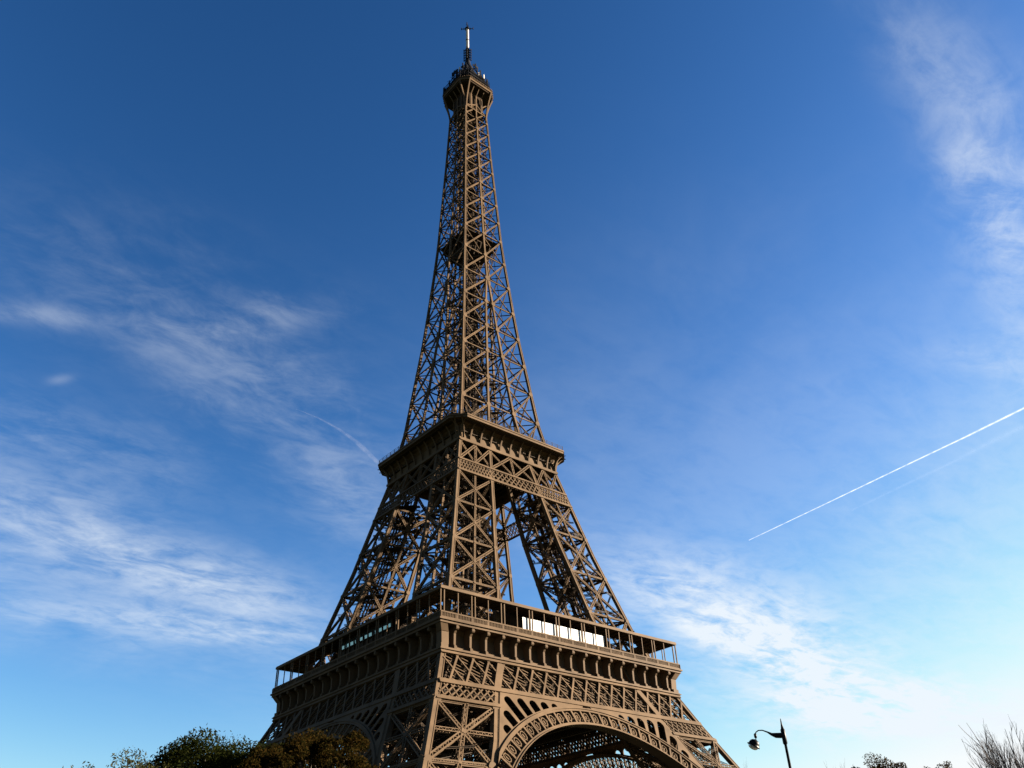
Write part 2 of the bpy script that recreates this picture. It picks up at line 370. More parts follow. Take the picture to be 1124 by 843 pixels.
# ---- one side of the tower (face toward -y); u runs along +x, off = distance in front of the chord plane
def F(u, z, off=0.0): return Vector((u, -W(z)-off, z))
def lattice_girder(mir):
    mb = MB(); z0, z1 = 42.5, 48.6
    def hbar(z, x0, x1, w, off, t=0.5): mb.bar(F(x0, z, off), F(x1, z, off), w, t, (0,-1,0.5))
    xw0, xw1 = W(z0)-.2, W(z1)-.2
    hbar(z1+.35, -W(z1)-.1, W(z1)+.1, 0.9, 0.05); hbar(z0-.1, -W(z0)+.4, W(z0)-.4, 0.95, 0.05)
    front = mb
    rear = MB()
    for off, wdt, th in ((-0.1, 0.42, 0.28), (-2.2, 0.34, 0.25)):
        mb = front if off > -1 else rear
        # steep crossing bars, one cell per console bay
        n = 18; 
        for i in range(-n//2-1, n//2+1):
            for g in (-1, 1):
                pa = 3.86*i if g > 0 else 3.86*(i+1)
                ub = pa + g*4.1
                lo = F(pa, z0, off); hi = F(ub, z1, off)
                if abs(pa) > W(z0)-.5:
                    if abs(ub) > W(z1)-.3: continue
                    t = (abs(pa)-(W(z0)-.5))/max(1e-3, abs(pa)-abs(ub)+1.6*0+1e-6)
                    t = max(0, min(.95, t)); lo = lo.lerp(hi, t)
                if abs(ub) > W(z1)-.3:
                    t = (W(z1)-.3-abs(pa))/(abs(ub)-abs(pa)); 
                    if t <= 0.05: continue
                    hi = lo.lerp(hi, min(1, t))
                mb.bar(lo, hi, wdt*(1.0 if g*mir > 0 else 0.72), th, FN)
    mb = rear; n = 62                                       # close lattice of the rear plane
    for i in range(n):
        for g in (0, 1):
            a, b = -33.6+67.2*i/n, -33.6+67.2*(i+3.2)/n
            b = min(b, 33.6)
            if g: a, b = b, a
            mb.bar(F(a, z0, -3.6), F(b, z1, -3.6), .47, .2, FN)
    mb = front
    # shallow thin ties
    for k in range(-26, 27):
        uc = k*2.2; ztop, zbot = z1, z0; r = 0.36
        ua = uc - mir*(ztop-zbot)/r/2; ub = uc + mir*(ztop-zbot)/r/2
        lim = W(z1)-.6
        A, B = (ua, ztop), (ub, zbot)
        def clip(P, Q):
            u, z = P
            if abs(u) > lim:
                s = math.copysign(lim, u); t = (s-u)/(Q[0]-u)
                if t < 0 or t > 1: return None
                return (s, z+(Q[1]-z)*t)
            return P
        A2 = clip(A, B); B2 = clip(B, A)
        if A2 and B2 and abs(A2[0]-B2[0]) > .5: mb.bar(F(*A2, -0.45), F(*B2, -0.45), 0.2, 0.1, FN)
    # plates where the leg chords pass
    for s in (-1, 1):
        P0, P1 = F(s*(I(z0)+.62), z0, .06), F(s*(I(z1)+.62), z1, .06); mb.bar(P0, P1, 1.5, 0.12, FN)
    # web behind: top and bottom members of the back plane
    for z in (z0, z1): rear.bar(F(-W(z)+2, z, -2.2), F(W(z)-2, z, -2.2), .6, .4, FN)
    # narrow lattice band over each leg
    za, zb = 39.0, 41.9
    for s in (-1, 1):
        for z in (za-.1,): mb.bar(F(s*I(z), z, .05), F(s*(W(z)-.3), z, .05), 0.75, 0.5, FN)
        for layer in (-.05, -1.2):
            n = 8
            for i in range(-1, n):
                for g in (0, 1):
                    t0, t1 = (i, i+1.55) if g else (i+1.55, i)
                    def pt(t, z): 
                        a, b = I(z)+.9, W(z)-.9; return F(s*(a+(b-a)*t/n), z, layer)
                    t0c, t1c = min(max(t0, 0), n), min(max(t1, 0), n)
                    if t0 == t1: continue
                    q = lambda t: za+(zb-za)*(t-t0)/(t1-t0)
                    mb.bar(pt(t0c, q(t0c)), pt(t1c, q(t1c)), 0.27, 0.2, FN)
    return mb, rear
def rot(o, k): o.rotation_euler = (0, 0, k*math.pi/2); return o
for k in range(4):
    f_, r_ = lattice_girder(1 if k in (0, 2) else -1)
    r_.build('rear_lattice', IRON_SHADE, rot(f_.build('lattice_girder', IRON, tower), k))  # rear lattice coloured darker to stand in for shade inside the arch

# ---- arch under the first platform
AZ, RE, RI = -0.6, 42.0, 38.5
def arch_pt(r, th, off=0.0, clip=True):
    u, z = r*math.sin(th), AZ + r*math.cos(th)
    if clip and abs(u) > I(z)-.05: u = math.copysign(I(z)-.05, u)
    return F(u, z, off)
def plate2d(outer, holes, depth, name):
    """flat plate with holes, mapped on the leaning face"""
    cu = bpy.data.curves.new('outline', 'CURVE'); cu.dimensions = '2D'; cu.fill_mode = 'BOTH'; cu.extrude = depth/2
    for poly in [outer] + holes:
        sp = cu.splines.new('POLY'); sp.points.add(len(poly)-1)
        for p, (u, z) in zip(sp.points, poly): p.co = (u, z, 0, 1)
        sp.use_cyclic_u = True
    o = bpy.data.objects.new('outline', cu); me = bpy.data.meshes.new_from_object(o)
    bpy.data.objects.remove(o); bpy.data.curves.remove(cu)
    me.name = name
    for v in me.vertices: u, z, d = v.co; v.co = F(u, z, d)
    return me
def make_arch():
    mb = MB(); n = 96; t0 = R(-66)
    ths = [t0 + 2*abs(t0)*i/n for i in range(n+1)]
    def ring(r0, r1, o0, o1):
        vs = []; 
        for th in ths:
            for r, o in ((r0,o0),(r1,o0),(r1,o1),(r0,o1)): vs.append(tuple(arch_pt(r, th, o)))
        fs = [(4*i+k, 4*i+4+k, 4*i+4+(k+1) % 4, 4*i+(k+1) % 4) for i in range(n) for k in range(4)]
        mb.add(vs, fs)
    ring(RE-.62, RE+.02, -1.7, 0.28); ring(RI, RI+.5, -2.3, 0.30); ring(RI-.02, RI+.16, -2.6, 0.55)
    ring(RE-.16, RE+.1, -.2, .48)
    step = R(3.72); k = int(R(64)/step)
    for i in range(-k, k+1):
        th = i*step
        for o in (0.05, -1.6):
            A = arch_pt(RI+.4, th, o); B = arch_pt(RE-.5, th, o)
            if (B-A).length > .4: mb.bar(A, B, 0.42, 0.3, FN)
        A, B = (RI+.55, RE-.68); tm = th+step/2; c = (A+B)/2       # scrollwork of a panel
        if abs(arch_pt(B, tm, 0, False).x) < I(arch_pt(B, tm, 0, False).z)-.5:
            q = [arch_pt(c + .82*math.cos(x), tm + .62*math.sin(x)/c, -.15) for x in [2*math.pi*j/12 for j in range(12)]]
            for j in range(12): mb.bar(q[j], q[(j+1) % 12], .2, .15, FN)
            for sx in (-1, 1):
                for (r0, r1) in ((A, c-.55), (B, c+.55)):
                    mb.bar(arch_pt(r0, tm+sx*1.05/c, -.2), arch_pt(r1, tm+sx*.45/c, -.2), .16, .12, FN)
            mb.bar(arch_pt(A, tm, -.2), arch_pt(c-.8, tm, -.2), .16, .12, FN)
            mb.bar(arch_pt(c+.3, tm, -.2), arch_pt(c-.4, tm, -.2), .3, .12, FN)
        for g in (-1, 1):                                         # soffit lacing
            mb.bar(arch_pt(RI+.2, th, .1 if g > 0 else -2.2), arch_pt(RI+.2, th+step, -2.2 if g > 0 else .1), .2, .1, (0,0,1))
            mb.bar(arch_pt(RI+.4, th, -1.7), arch_pt(RE-.4, th+step*g, -1.7), .18, .1, FN)
    return mb
def spandrel_outline(s):
    top = 42.2
    pts = [(1.0, top), (I(top)-.0, top)]
    z = top
    while True:
        z -= .8; x = I(z)
        if x**2 + (z-AZ)**2 < RE**2 or z < 26: break
        pts.append((x, z))
    te = math.atan2(x, z-AZ)
    th = min(te, math.asin(min(1, I(z+.4)/RE)))
    while th > 0.03: pts.append((RE*math.sin(th)*.999, AZ+RE*math.cos(th)-.05)); th -= R(1.5)
    holes = []
    step = R(3.72)
    for i in range(2, 14):
        tm = (i+.5)*step; d = (math.sin(tm), math.cos(tm)); hw = 0.98
        r = RE+.35
        def ok(r):
            for sg in (-1, 1):
                u = r*d[0]+sg*hw*d[1]; z = AZ+r*d[1]-sg*hw*d[0]
                if z > top-.55 or u > I(z)-.55: return False
            return True
        rr = r
        while ok(rr) and rr < 60: rr += .1
        L = rr - r
        if L < 0.55: continue
        h_ = hw if L > 1.0 else .8
        r1 = rr - .05; cen = r1 - h_*.8
        poly = []
        q = lambda rr_, s_: (rr_*d[0]+s_*d[1], AZ+rr_*d[1]-s_*d[0])
        poly += [q(r, -h_), q(r, h_)]
        if cen < r+.1: cen = r+.1
        for j in range(9):
            a = math.pi*j/8; poly.append(q(cen+(r1-cen)*math.sin(a), h_*math.cos(a)))
        holes.append(poly)
    if s < 0: pts = [(-u, z) for u, z in pts]; holes = [[(-u, z) for u, z in h] for h in holes]
    return pts, holes
arch = make_arch().build('arch', IRON, tower)
sp_me = []
for s in (1, -1):
    o_, h_ = spandrel_outline(s); me = plate2d(o_, h_, 0.25, 'spandrel'); me.materials.append(IRON); sp_me.append(me)
    so_ = bpy.data.objects.new('spandrel', me); col.objects.link(so_); so_.parent = arch
for k in (1, 2, 3): dup(arch, tower, k)

# ---- first platform
def ring_slab(mb, w1, w0, z0, z1):
    """square ring between half widths w0 (inner) and w1 (outer)"""
    vs = []
    for w in (w1, w0):
        for z in (z0, z1): vs += [(-w,-w,z),(w,-w,z),(w,w,z),(-w,w,z)]
    fs = []
    for i in range(4):
        j = (i+1) % 4
        fs += [(i, j, 4+j, 4+i), (8+j, 8+i, 12+i, 12+j), (4+i, 4+j, 12+j, 12+i), (j, i, 8+i, 8+j)]
    mb.add(vs, fs)
mb = MB(); ring_slab(mb, 32.28, 13.0, 54.1, 55.2)
for i in range(-8, 9):                                          # joists seen from below
    u = i*3.9
    for s in (-1, 1):
        y0, y1 = 13.2, 32.6
        mb.lattice((u, s*y0, 53.2), (u, s*y1, 53.2), (0,0,1), .5, 1.7, .16, 1.3); 
        if abs(u) < 13: continue
        mb.lattice((u, -13, 53.15), (u, 13, 53.15), (0,0,1), .5, 1.6, .16, 1.3)
for v in (14, 20, 26, 31):
    for s in (-1, 1):
        mb.lattice((-31, s*v, 51.6), (31, s*v, 51.6), (0,0,1), .7, 1.6, .18, 1.2); mb.lattice((s*v, -31, 51.4), (s*v, 31, 51.4), (0,0,1), .7, 1.6, .18, 1.2)
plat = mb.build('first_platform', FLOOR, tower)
for v in (13.6, 17.5, 24.0, 29.5):                              # deep girders that carry the floor between the legs
    for k in range(4):
        mb = MB(); h0 = 44.0 if v > 14 else 47.0; lim = 19.5 if v < 19 else 31.0-.0*v
        if v > 19: lim = 18.0
        n = 14
        for z in (h0, 50.6): mb.bar((-lim,-v,z),(lim,-v,z),.7,.5,(0,0,1))
        for i in range(n):
            a, b = -lim+2*lim*i/n, -lim+2*lim*(i+1)/n
            mb.bar((a,-v,h0),(b,-v,50.6),.45,.3,(0,-1,0)); mb.bar((b,-v-.32,h0),(a,-v-.32,50.6),.45,.3,(0,-1,0)); mb.bar((a,-v+.3,h0),(a,-v+.3,50.6),.4,.28,(0,-1,0))
            for q in range(3):
                u0 = a+(b-a)*q/3; mb.bar((u0,-v+.6,h0),(u0+2.9*lim/n,-v+.6,50.6),.36,.2,(0,-1,0)); mb.bar((u0+2.9*lim/n,-v+.85,h0),(u0,-v+.85,50.6),.36,.2,(0,-1,0))
        if v == 24.0: mb.box(-lim, lim, -v-.12, -v-.02, 44.4, 50.3)      # plated web
        if v == 17.5: mb.box(-lim, lim, -v-.12, -v-.02, 47.0, 50.3)
        rot(mb.build('floor_girder', IRON_SHADE, plat), k)
def frieze_side():
    mb = MB(); mit = lambda w: w
    prof = [(49.35, 33.9), (50.3, 33.8), (50.7, 33.1), (51.3, 32.7), (53.2, 32.4), (54.2, 32.8)]
    for (za, wa), (zb, wb) in zip(prof[:-1], prof[1:]):
        mb.add([(-wa,-wa,za),(wa,-wa,za),(wb,-wb,zb),(-wb,-wb,zb)], [(0,1,2,3)])
    return mb
def moulding_side(w, z0, z1, w_in):
    mb = MB()
    a = w; mb.add([(-a,-a,z0),(a,-a,z0),(a,-a,z1),(-a,-a,z1),(-w_in,-w_in,z0),(w_in,-w_in,z0),(w_in,-w_in,z1),(-w_in,-w_in,z1)],
                  [(0,1,2,3),(3,2,6,7),(1,0,4,5)])
    return mb
for k in range(4): rot(frieze_side().build('frieze', IRON, plat), k)
mb = MB(); ring_slab(mb, 35.45, 32.3, 54.25, 54.75); ring_slab(mb, 35.75, 32.3, 54.752, 55.1); ring_slab(mb, 34.75, 34.0, 49.1, 49.75); ring_slab(mb, 35.0, 34.0, 49.3, 49.5)
mb.build('cornice', IRON, plat)
# consoles: 18 bays on every side
cprof = [(-32.3,49.75),(-34.55,49.75),(-34.55,50.5),(-34.35,50.62),(-34.42,52.8),(-34.75,53.3),(-35.25,53.6),(-35.35,54.24),(-32.3,54.24)]
def console_mesh(hw):
    mb = MB(); n = len(cprof)
    vs = [(-hw,y,z) for y, z in cprof] + [(hw,y,z) for y, z in cprof]
    fs = [tuple(range(n)), tuple(range(2*n-1, n-1, -1))] + [(i, n+i, n+(i+1) % n, (i+1) % n) for i in range(n)]
    mb.add(vs, fs)
    mb.lathe([(.42,-hw-.09),(.42,hw+.09)], 10, (0,-35.0,53.78), Matrix.Rotation(math.pi/2, 3, 'Y'))
    mb.box(-hw-.07, hw+.07, -34.68, -33.2, 49.78, 50.35)
    return mb
c0 = console_mesh(0.25).build('console', IRON, plat); first = True
for k in range(4):
    for i in range(1, 18):
        u = -35.1 + 70.2*i/18
        o = c0 if first else c0.copy()
        if not first: col.objects.link(o); o.parent = plat
        first = False
        M = Matrix.Rotation(k*math.pi/2, 4, 'Z') @ Matrix.Translation((u,0,0)); o.matrix_basis = M
for sx in (-1, 1):
    for sy in (-1, 1):
        mb = MB()
        for (z0, z1, w0, w1) in ((49.75,50.5,34.6,34.6),(50.5,52.9,34.3,34.4),(52.9,54.24,34.5,35.3)):
            vs = []
            for z, w in ((z0,w0),(z1,w1)):
                for a, b in ((w,w),(w-1.7,w),(w-1.7,w-1.7),(w,w-1.7)): vs.append((sx*a, sy*b, z))
            mb.add(vs, MB.BOX)
        mb.build('corner_pier', IRON, plat)
# balustrade and gallery
def balustrade_side():
    mb = MB(); w = 35.35
    mb.bar((-w,-w,55.28),(w,-w,55.28), .28, .22, (0,-1,0)); mb.bar((-w,-w,56.35),(w,-w,56.35), .26, .2, (0,-1,0))
    n = 180
    for i in range(n+1): u = -w+2*w*i/n; mb.bar((u,-w,55.3),(u,-w,56.3), .12 if i % 10 else .4, .12, (0,-1,0))
    mb.bar((-w,-w+.14,55.8),(w,-w+.14,55.8), 1.0, .04, (0,-1,0))
    return mb
bal = balustrade_side().build('balustrade', IRON, plat)
for k in (1,2,3): rot_o = bal.copy(); col.objects.link(rot_o); rot_o.parent = plat; rot(rot_o, k)
RW = 35.25
mb = MB(); ring_slab(mb, RW, 29.9, 61.35, 61.7); ring_slab(mb, RW+.08, RW-.5, 61.05, 61.52)
for k in range(-17, 18):
    u = k*2.0
    for s in (-1, 1): mb.bar((u, s*RW, 61.2), (u, s*30, 61.2), .16, .28, (0,0,1)); mb.bar((s*RW, u, 61.2), (s*30, u, 61.2), .16, .28, (0,0,1))
can = mb.build('canopy_roof', IRON, plat)
mb = MB()                                                       # lumber on the canopy roof: ducts, hatches
rnd = random.Random(3)
for i in range(36):
    k = rnd.randrange(4); u = rnd.uniform(-30, 30); d = rnd.uniform(31, 33.5); a, b, h_ = rnd.uniform(.3,1.2), rnd.uniform(.3,.8), rnd.uniform(.2,.8)
    x, y = [(u,-d),(d,u),(u,d),(-d,u)][k]; mb.box(x-a, x+a, y-b, y+b, 61.7, 61.7+h_)
mb.build('roof_vent', IRON_SHADE, can)
def post_mesh(pair):
    mb = MB()
    for s in ((-.42,.42) if pair else (0,)):
        mb.column([(s,0,55.1),(s,0,61.1)], .115 if pair else .09); mb.column([(s,0,56.3),(s,0,56.6)], .2)
    return mb
pp = post_mesh(True).build('post_pair', IRON, plat); ps = post_mesh(False).build('post', IRON, plat)
used = {}
hid = MB()
for k in range(4):
    for i in range(0, 19):
        u = -34.7 + 69.4*i/18
        if i == 18: continue
        src = pp if i % 2 == 0 else ps
        M = Matrix.Rotation(k*math.pi/2, 4, 'Z') @ Matrix.Translation((u,-34.95,0))
        o = src if src.name not in used else src.copy()
        if src.name in used: col.objects.link(o); o.parent = plat
        used[src.name] = 1; o.matrix_basis = M
# pavilions between the legs on the first platform
def pavilion(k, kind):
    mb = MB()
    mb.box(-13.4, 13.4, -30.4, -20.5, 55.2, 62.6)
    pv = rot(mb.build('pavilion', IRON_SHADE, tower), k)
    if kind == 'white':
        w = MB(); n = 9; x0, x1 = -13.7, 10.7
        for i in range(n):
            a = x0+(x1-x0)*i/n; b = x0+(x1-x0)*(i+1)/n; w.box(a+.06, b-.06, -34.68, -34.6, 55.2, 59.2)
        w.build('white_hoarding', WHITE, pv)
    else:
        n = 11; x0, x1 = -7.2, 14.5                       # u axis of this side runs with the local x
        for i in range(n):
            a = x0+(x1-x0)*i/n; b = x0+(x1-x0)*(i+1)/n
            g = MB(); g.add([(a+.16,-33.0,59.3),(b-.16,-33.0,59.3),(b-.16,-33.1,60.75),(a+.16,-33.1,60.75)], [(0,1,2,3)])
            g.add([(a+.16,-32.94,59.3),(b-.16,-32.94,59.3),(b-.16,-33.04,60.75),(a+.16,-33.04,60.75)], [(3,2,1,0)])
            g.build('window_pane', GLASSB, pv)
        fr = MB()
        for i in range(n+1):
            a = x0+(x1-x0)*i/n; fr.bar((a,-32.75,55.2),(a,-33.12,60.9), .2, .3, (0,-1,0))
        for y, z in ((-33.0,59.15),(-33.12,60.88)): fr.bar((x0,y,z),(x1,y,z), .2, .3, (0,-1,0))
        fr.box(x0, x1, -32.8, -32.7, 55.2, 59.1)
        fr.build('window_frame', IRON_SHADE, pv)
pavilion(0, 'white'); pavilion(3, 'glass'); pavilion(1, 'glass'); pavilion(2, 'white')

# ---- second platform
def bay_lattice():
    """the narrow lattice band and the crossed bays under the second platform, side toward -y"""
    mb = MB(); za, zb, zt = 99.6, 103.2, 110.0
    for z, w in ((za, .55), (zb, .5), (zt-.1, .45)): mb.bar(F(-W(z)+.2, z, .03), F(W(z)-.2, z, .03), w, .4, FN)
    def pt(f, z, off=-.05):
        cuts = [-W(z)+.5, -I(z)-.5, I(z)+.5, W(z)-.5]; i = min(2, int(f)); return F(cuts[i]+(cuts[i+1]-cuts[i])*(f-i), z, off)
    n = 11
    for b in range(3):
        for layer in (-.05, -1.0):
            for i in range(-1, n):
                for g in (0, 1):
                    t0, t1 = (i, i+1.7) if g else (i+1.7, i); c0_, c1_ = min(max(t0,0),n), min(max(t1,0),n)
                    q = lambda t: za+.2+(zb-za-.4)*(t-t0)/(t1-t0)
                    if abs(c0_-c1_) < .05: continue
                    mb.bar(pt(b+min(.999, c0_/n), q(c0_), layer), pt(b+min(.999, c1_/n), q(c1_), layer), .24, .16, FN)
        for hb in range(2):
            f0, f1 = b+hb*.5, b+hb*.5+.4999
            mb.lattice(pt(f0, zb+.2, -.3), pt(f1, zt-.4, -.3), FN, .75, .5, .2, .7); mb.lattice(pt(f1, zb+.2, -.5), pt(f0, zt-.4, -.5), FN, .6, .5, .17, .7)
        mb.lattice(pt(b+.5, zb, -.3), pt(b+.5, zt, -.3), FN, .7, .5, .16, .6)
    return mb
bl = bay_lattice().build('girder_band', IRON, tower)
for k in (1,2,3): rot(dup(bl, tower, 0), k)
def oct_ring(w, c): return [(-w,-w+c),(-w+c,-w),(w-c,-w),(w,-w+c),(w,w-c),(w-c,w),(-w+c,w),(-w,w-c)]
def oct_slab(mb, w, c, z0, z1, hole=0):
    a = oct_ring(w, c); vs = [(x,y,z0) for x,y in a] + [(x,y,z1) for x,y in a]
    if not hole:
        fs = [tuple(range(7,-1,-1)), tuple(range(8,16))] + [(i,(i+1)%8,8+(i+1)%8,8+i) for i in range(8)]
    else:
        b = oct_ring(hole, hole*.3); vs += [(x,y,z0) for x,y in b] + [(x,y,z1) for x,y in b]
        fs = []
        for i in range(8):
            j = (i+1) % 8; fs += [(i,j,8+j,8+i),(16+j,16+i,24+i,24+j),(8+i,8+j,24+j,24+i),(j,i,16+i,16+j)]
    mb.add(vs, fs)
mb = MB(); oct_slab(mb, 19.3, 3.0, 114.6, 115.2, 4.5)
for i in range(-6, 7):
    u = i*2.8
    for s in (-1, 1): mb.lattice((u, s*4.6, 113.4), (u, s*16, 113.4), (0,0,1), .4, 1.5, .14, 1.0); mb.lattice((s*4.6, u, 113.3), (s*16, u, 113.3), (0,0,1), .4, 1.5, .14, 1.0)
for v in (6, 10, 14):
    for s in (-1, 1): mb.lattice((-16, s*v, 111.4), (16, s*v, 111.4), (0,0,1), .6, 1.7, .18, 1.1); mb.lattice((s*v, -16, 111.2), (s*v, 16, 111.2), (0,0,1), .6, 1.7, .18, 1.1)
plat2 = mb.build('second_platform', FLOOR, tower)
mb = MB(); z_, c_ = 110.05, 17.0
cove = [(110.4, 16.55, 0.2), (113.4, 16.55, .4), (114.2, 17.2, 1.2), (114.9, 18.9, 2.9)]
vs = []; fs = []
for z, w, c in cove: vs += [(x,y,z) for x,y in oct_ring(w, c)]
for i in range(len(cove)-1):
    for j in range(8): fs.append((8*i+j, 8*i+(j+1)%8, 8*i+8+(j+1)%8, 8*i+8+j))
mb.add(vs, fs); mb.build('cove', IRON, plat2)
mb = MB()
for (w, c, za, zb, hl) in ((17.15,.1,110.0,110.5,16.3),(20.2,3.4,114.9,115.5,18.5),(20.35,3.45,115.5,115.9,18.6)): oct_slab(mb, w, c, za, zb, hl)
mb.build('cornice', IRON, plat2)
def bracket_mesh(w0=16.95, w1=20.1, z0=110.5, z1=115.0, hw=.22, deep=.85):
    mb = MB(); n = 10; outer = []
    for i in range(n+1):
        t = i/n; a = t*math.pi/2
        outer.append((-(w0 + (w1-w0)*(1-math.cos(a))**1.0), z0+(z1-z0)*math.sin(a)))
    inner = [(min(y+deep*(0.35+.65*i/n), -w0+.3), z) for i, (y, z) in enumerate(outer)]
    for i in range(n):
        q = [outer[i], outer[i+1], inner[i+1], inner[i]]
        mb.add([(-hw,y,z) for y,z in q]+[(hw,y,z) for y,z in q], MB.BOX)
    return mb
b0 = bracket_mesh().build('bracket', IRON, plat2); first = True
for k in range(4):
    for i in range(11):
        u = -16.6 + 33.2*i/10
        o = b0 if first else b0.copy()
        if not first: col.objects.link(o); o.parent = plat2
        first = False; o.matrix_basis = Matrix.Rotation(k*math.pi/2, 4, 'Z') @ Matrix.Translation((u,0,0))
for k in range(4):
    for d in (-14, 14):
        o = b0.copy(); col.objects.link(o); o.parent = plat2
        o.matrix_basis = Matrix.Rotation(k*math.pi/2, 4, 'Z') @ Matrix.Rotation(-math.pi/4 + R(d*.0), 4, 'Z') @ Matrix.Translation((d*.07, -6.6, 0))
mb = MB(); a = oct_ring(20.1, 3.4)
for i in range(8):
    A, B = Vector((*a[i], 0)), Vector((*a[(i+1) % 8], 0)); L = (B-A).length; n = max(2, int(L/1.9))
    for z in (116.3, 116.75, 117.2): mb.bar(A+Vector((0,0,z)), B+Vector((0,0,z)), .06, .06, (0,0,1))
    for j in range(n): P = A.lerp(B, j/n); mb.column([(P.x,P.y,115.9),(P.x,P.y,117.25)], .05)
mb.build('railing', IRON_SHADE, plat2)
mb = MB()                                                       # upper deck of the second floor, shops, between the legs
oct_slab(mb, 12.6, 2.0, 119.6, 120.0, 5.0); oct_slab(mb, 11.6, 2, 115.2, 119.5, 6)
for i in range(-6, 7):
    for s in (-1, 1): mb.column([(i*2, s*12.5, 120),(i*2, s*12.5, 121.6)], .05); mb.column([(s*12.5, i*2, 120),(s*12.5, i*2, 121.6)], .05)
for s in (-1, 1):
    for z in (121, 121.6): mb.bar((-12.5,s*12.5,z),(12.5,s*12.5,z),.06,.06,(0,0,1)); mb.bar((s*12.5,-12.5,z),(s*12.5,12.5,z),.06,.06,(0,0,1))
mb.build('upper_deck', IRON_SHADE, plat2)

# ---- upper shaft
SZ = [116.0,126.4,136.6,146.7,157.1,167.3,177.8,188.2,198.4,207.1,215.5,223.8,231.7,239.0,246.0,252.7,259.0,264.8]
def hc3(z): return 0.40 - 0.14*(z-116)/150
core = MB()
shaft_root = None
# horizontals and inner works
for z in SZ[1:]:
    w = W(z)-.4
    for i, (A, B) in enumerate((((-w,-w),(w,-w)),((w,-w),(w,w)),((w,w),(-w,w)),((-w,w),(-w,-w)))):
        core.bar((*A,z),(*B,z),.26,.3,(0,0,1))
    core.bar((-w,-w,z),(w,w,z),.22,.22,(0,0,1)); core.bar((-w,w,z),(w,-w,z),.22,.22,(0,0,1))
    core.bar((-w,0,z),(0,w,z),.2,.2,(0,0,1)); core.bar((0,w,z),(w,0,z),.2,.2,(0,0,1)); core.bar((w,0,z),(0,-w,z),.2,.2,(0,0,1)); core.bar((0,-w,z),(-w,0,z),.2,.2,(0,0,1))
for sx in (-1, 1):
    for sy in (-1, 1):
        mb = core; zs = sorted(SZ + [262.0])
        P = lambda z: Vector((sx*(W(z)-hc3(z)), sy*(W(z)-hc3(z)), z))
        mb.column([tuple(P(z)) for z in zs], [hc3(z)*.85 for z in zs])
        for i in (-1,1):
            for j in (-1,1): mb.column([tuple(P(z)+Vector((i*(hc3(z)-.08), j*(hc3(z)-.08), 0))) for z in zs], [.09]*len(zs))
        for z in SZ[1:-1]:
            g = .78*(1-.3*(z-116)/150)
            for n, sh in ((Vector((sx,0,0)), Vector((0,-sy,0))), (Vector((0,sy,0)), Vector((-sx,0,0)))): mb.disc(P(z)+n*(hc3(z)+.04)+sh*(g*.92-hc3(z)), n, g, .06, 8)
shaft = core.build('shaft', IRON, tower)
for k in range(4):                                             # inner chords of each side, merging into one
    mb = MB()
    for s in (-1, 1):
        zs = [z for z in SZ if z <= 177.9]
        P = lambda z: (s*max(I(z)+.3, .0), -(W(z)-hc3(z)), z)
        mb.column([P(z) for z in zs], [hc3(z)*.8 for z in zs])
        for z in zs[1:-1]: mb.disc(Vector(P(z))+Vector((0,-(hc3(z)+.04 + .02*s),0)), (0,-1,0), .75, .06, 8)
    zs = [z for z in SZ if z >= 177.7]
    mb.column([(0, -(W(z)-hc3(z)), z) for z in zs], [hc3(z)*.85 for z in zs])
    for z in zs[:-1]: mb.disc((0, -(W(z)+.04), z), (0,-1,0), (.78*(1-.3*(z-116)/150)) + (.3 if z < 178 else 0), .06, 8)
    rot(mb.build('middle_chord', IRON, shaft), k)
    for za, zb in zip(SZ[:-1], SZ[1:]):
        mb = MB(); wd = 0.55 - .16*(za-116)/150
        def bay(a0, b0, a1, b1):
            p = lambda u, z, off: F(u, z, -off)
            mb.lattice(p(a0, za, .35), p(b1, zb, .35), FN, wd, wd*.7, wd*.34, 1.0, .14)
            mb.lattice(p(b0, za, .95), p(a1, zb, .95), FN, wd*.6, wd*.6, wd*.22, 1.0, .09)
        i0, i1 = I(za)+.3 if za < 177 else 0, I(zb)+.3 if zb < 177 else 0
        bay(-W(za)+.4, -i0, -W(zb)+.4, -i1)
        if i0 > .8: rot(mb.build('cross_brace', IRON, shaft), k); mb = MB()
        bay(i0, W(za)-.4, i1, W(zb)-.4)
        if i0 > .8:                                             # the far side planes of the legs that still stand apart
            rot(mb.build('cross_brace', IRON, shaft), k); mb = MB()
            for s in (-1, 1):
                mb = MB(); A0, B0 = Vector((s*i0, -W(za)+.4, za)), Vector((s*i0, -i0, za)); A1, B1 = Vector((s*i1, -W(zb)+.4, zb)), Vector((s*i1, -i1, zb))
                for a, b in ((A0,B1),(B0,A1)): mb.lattice(a, b, (1,0,0), wd*.7, wd*.5, wd*.28, 1.0, .12, sides=False)
                mb.bar(A1, B1, .3, .3, (0,0,1)); mb.bar((s*i0,-i0,za),(s*i1,-i1,zb),.5,.5,(0,-1,0))
                rot(mb.build('inner_brace', IRON_SHADE, shaft), k)
        else: rot(mb.build('cross_brace', IRON, shaft), k)
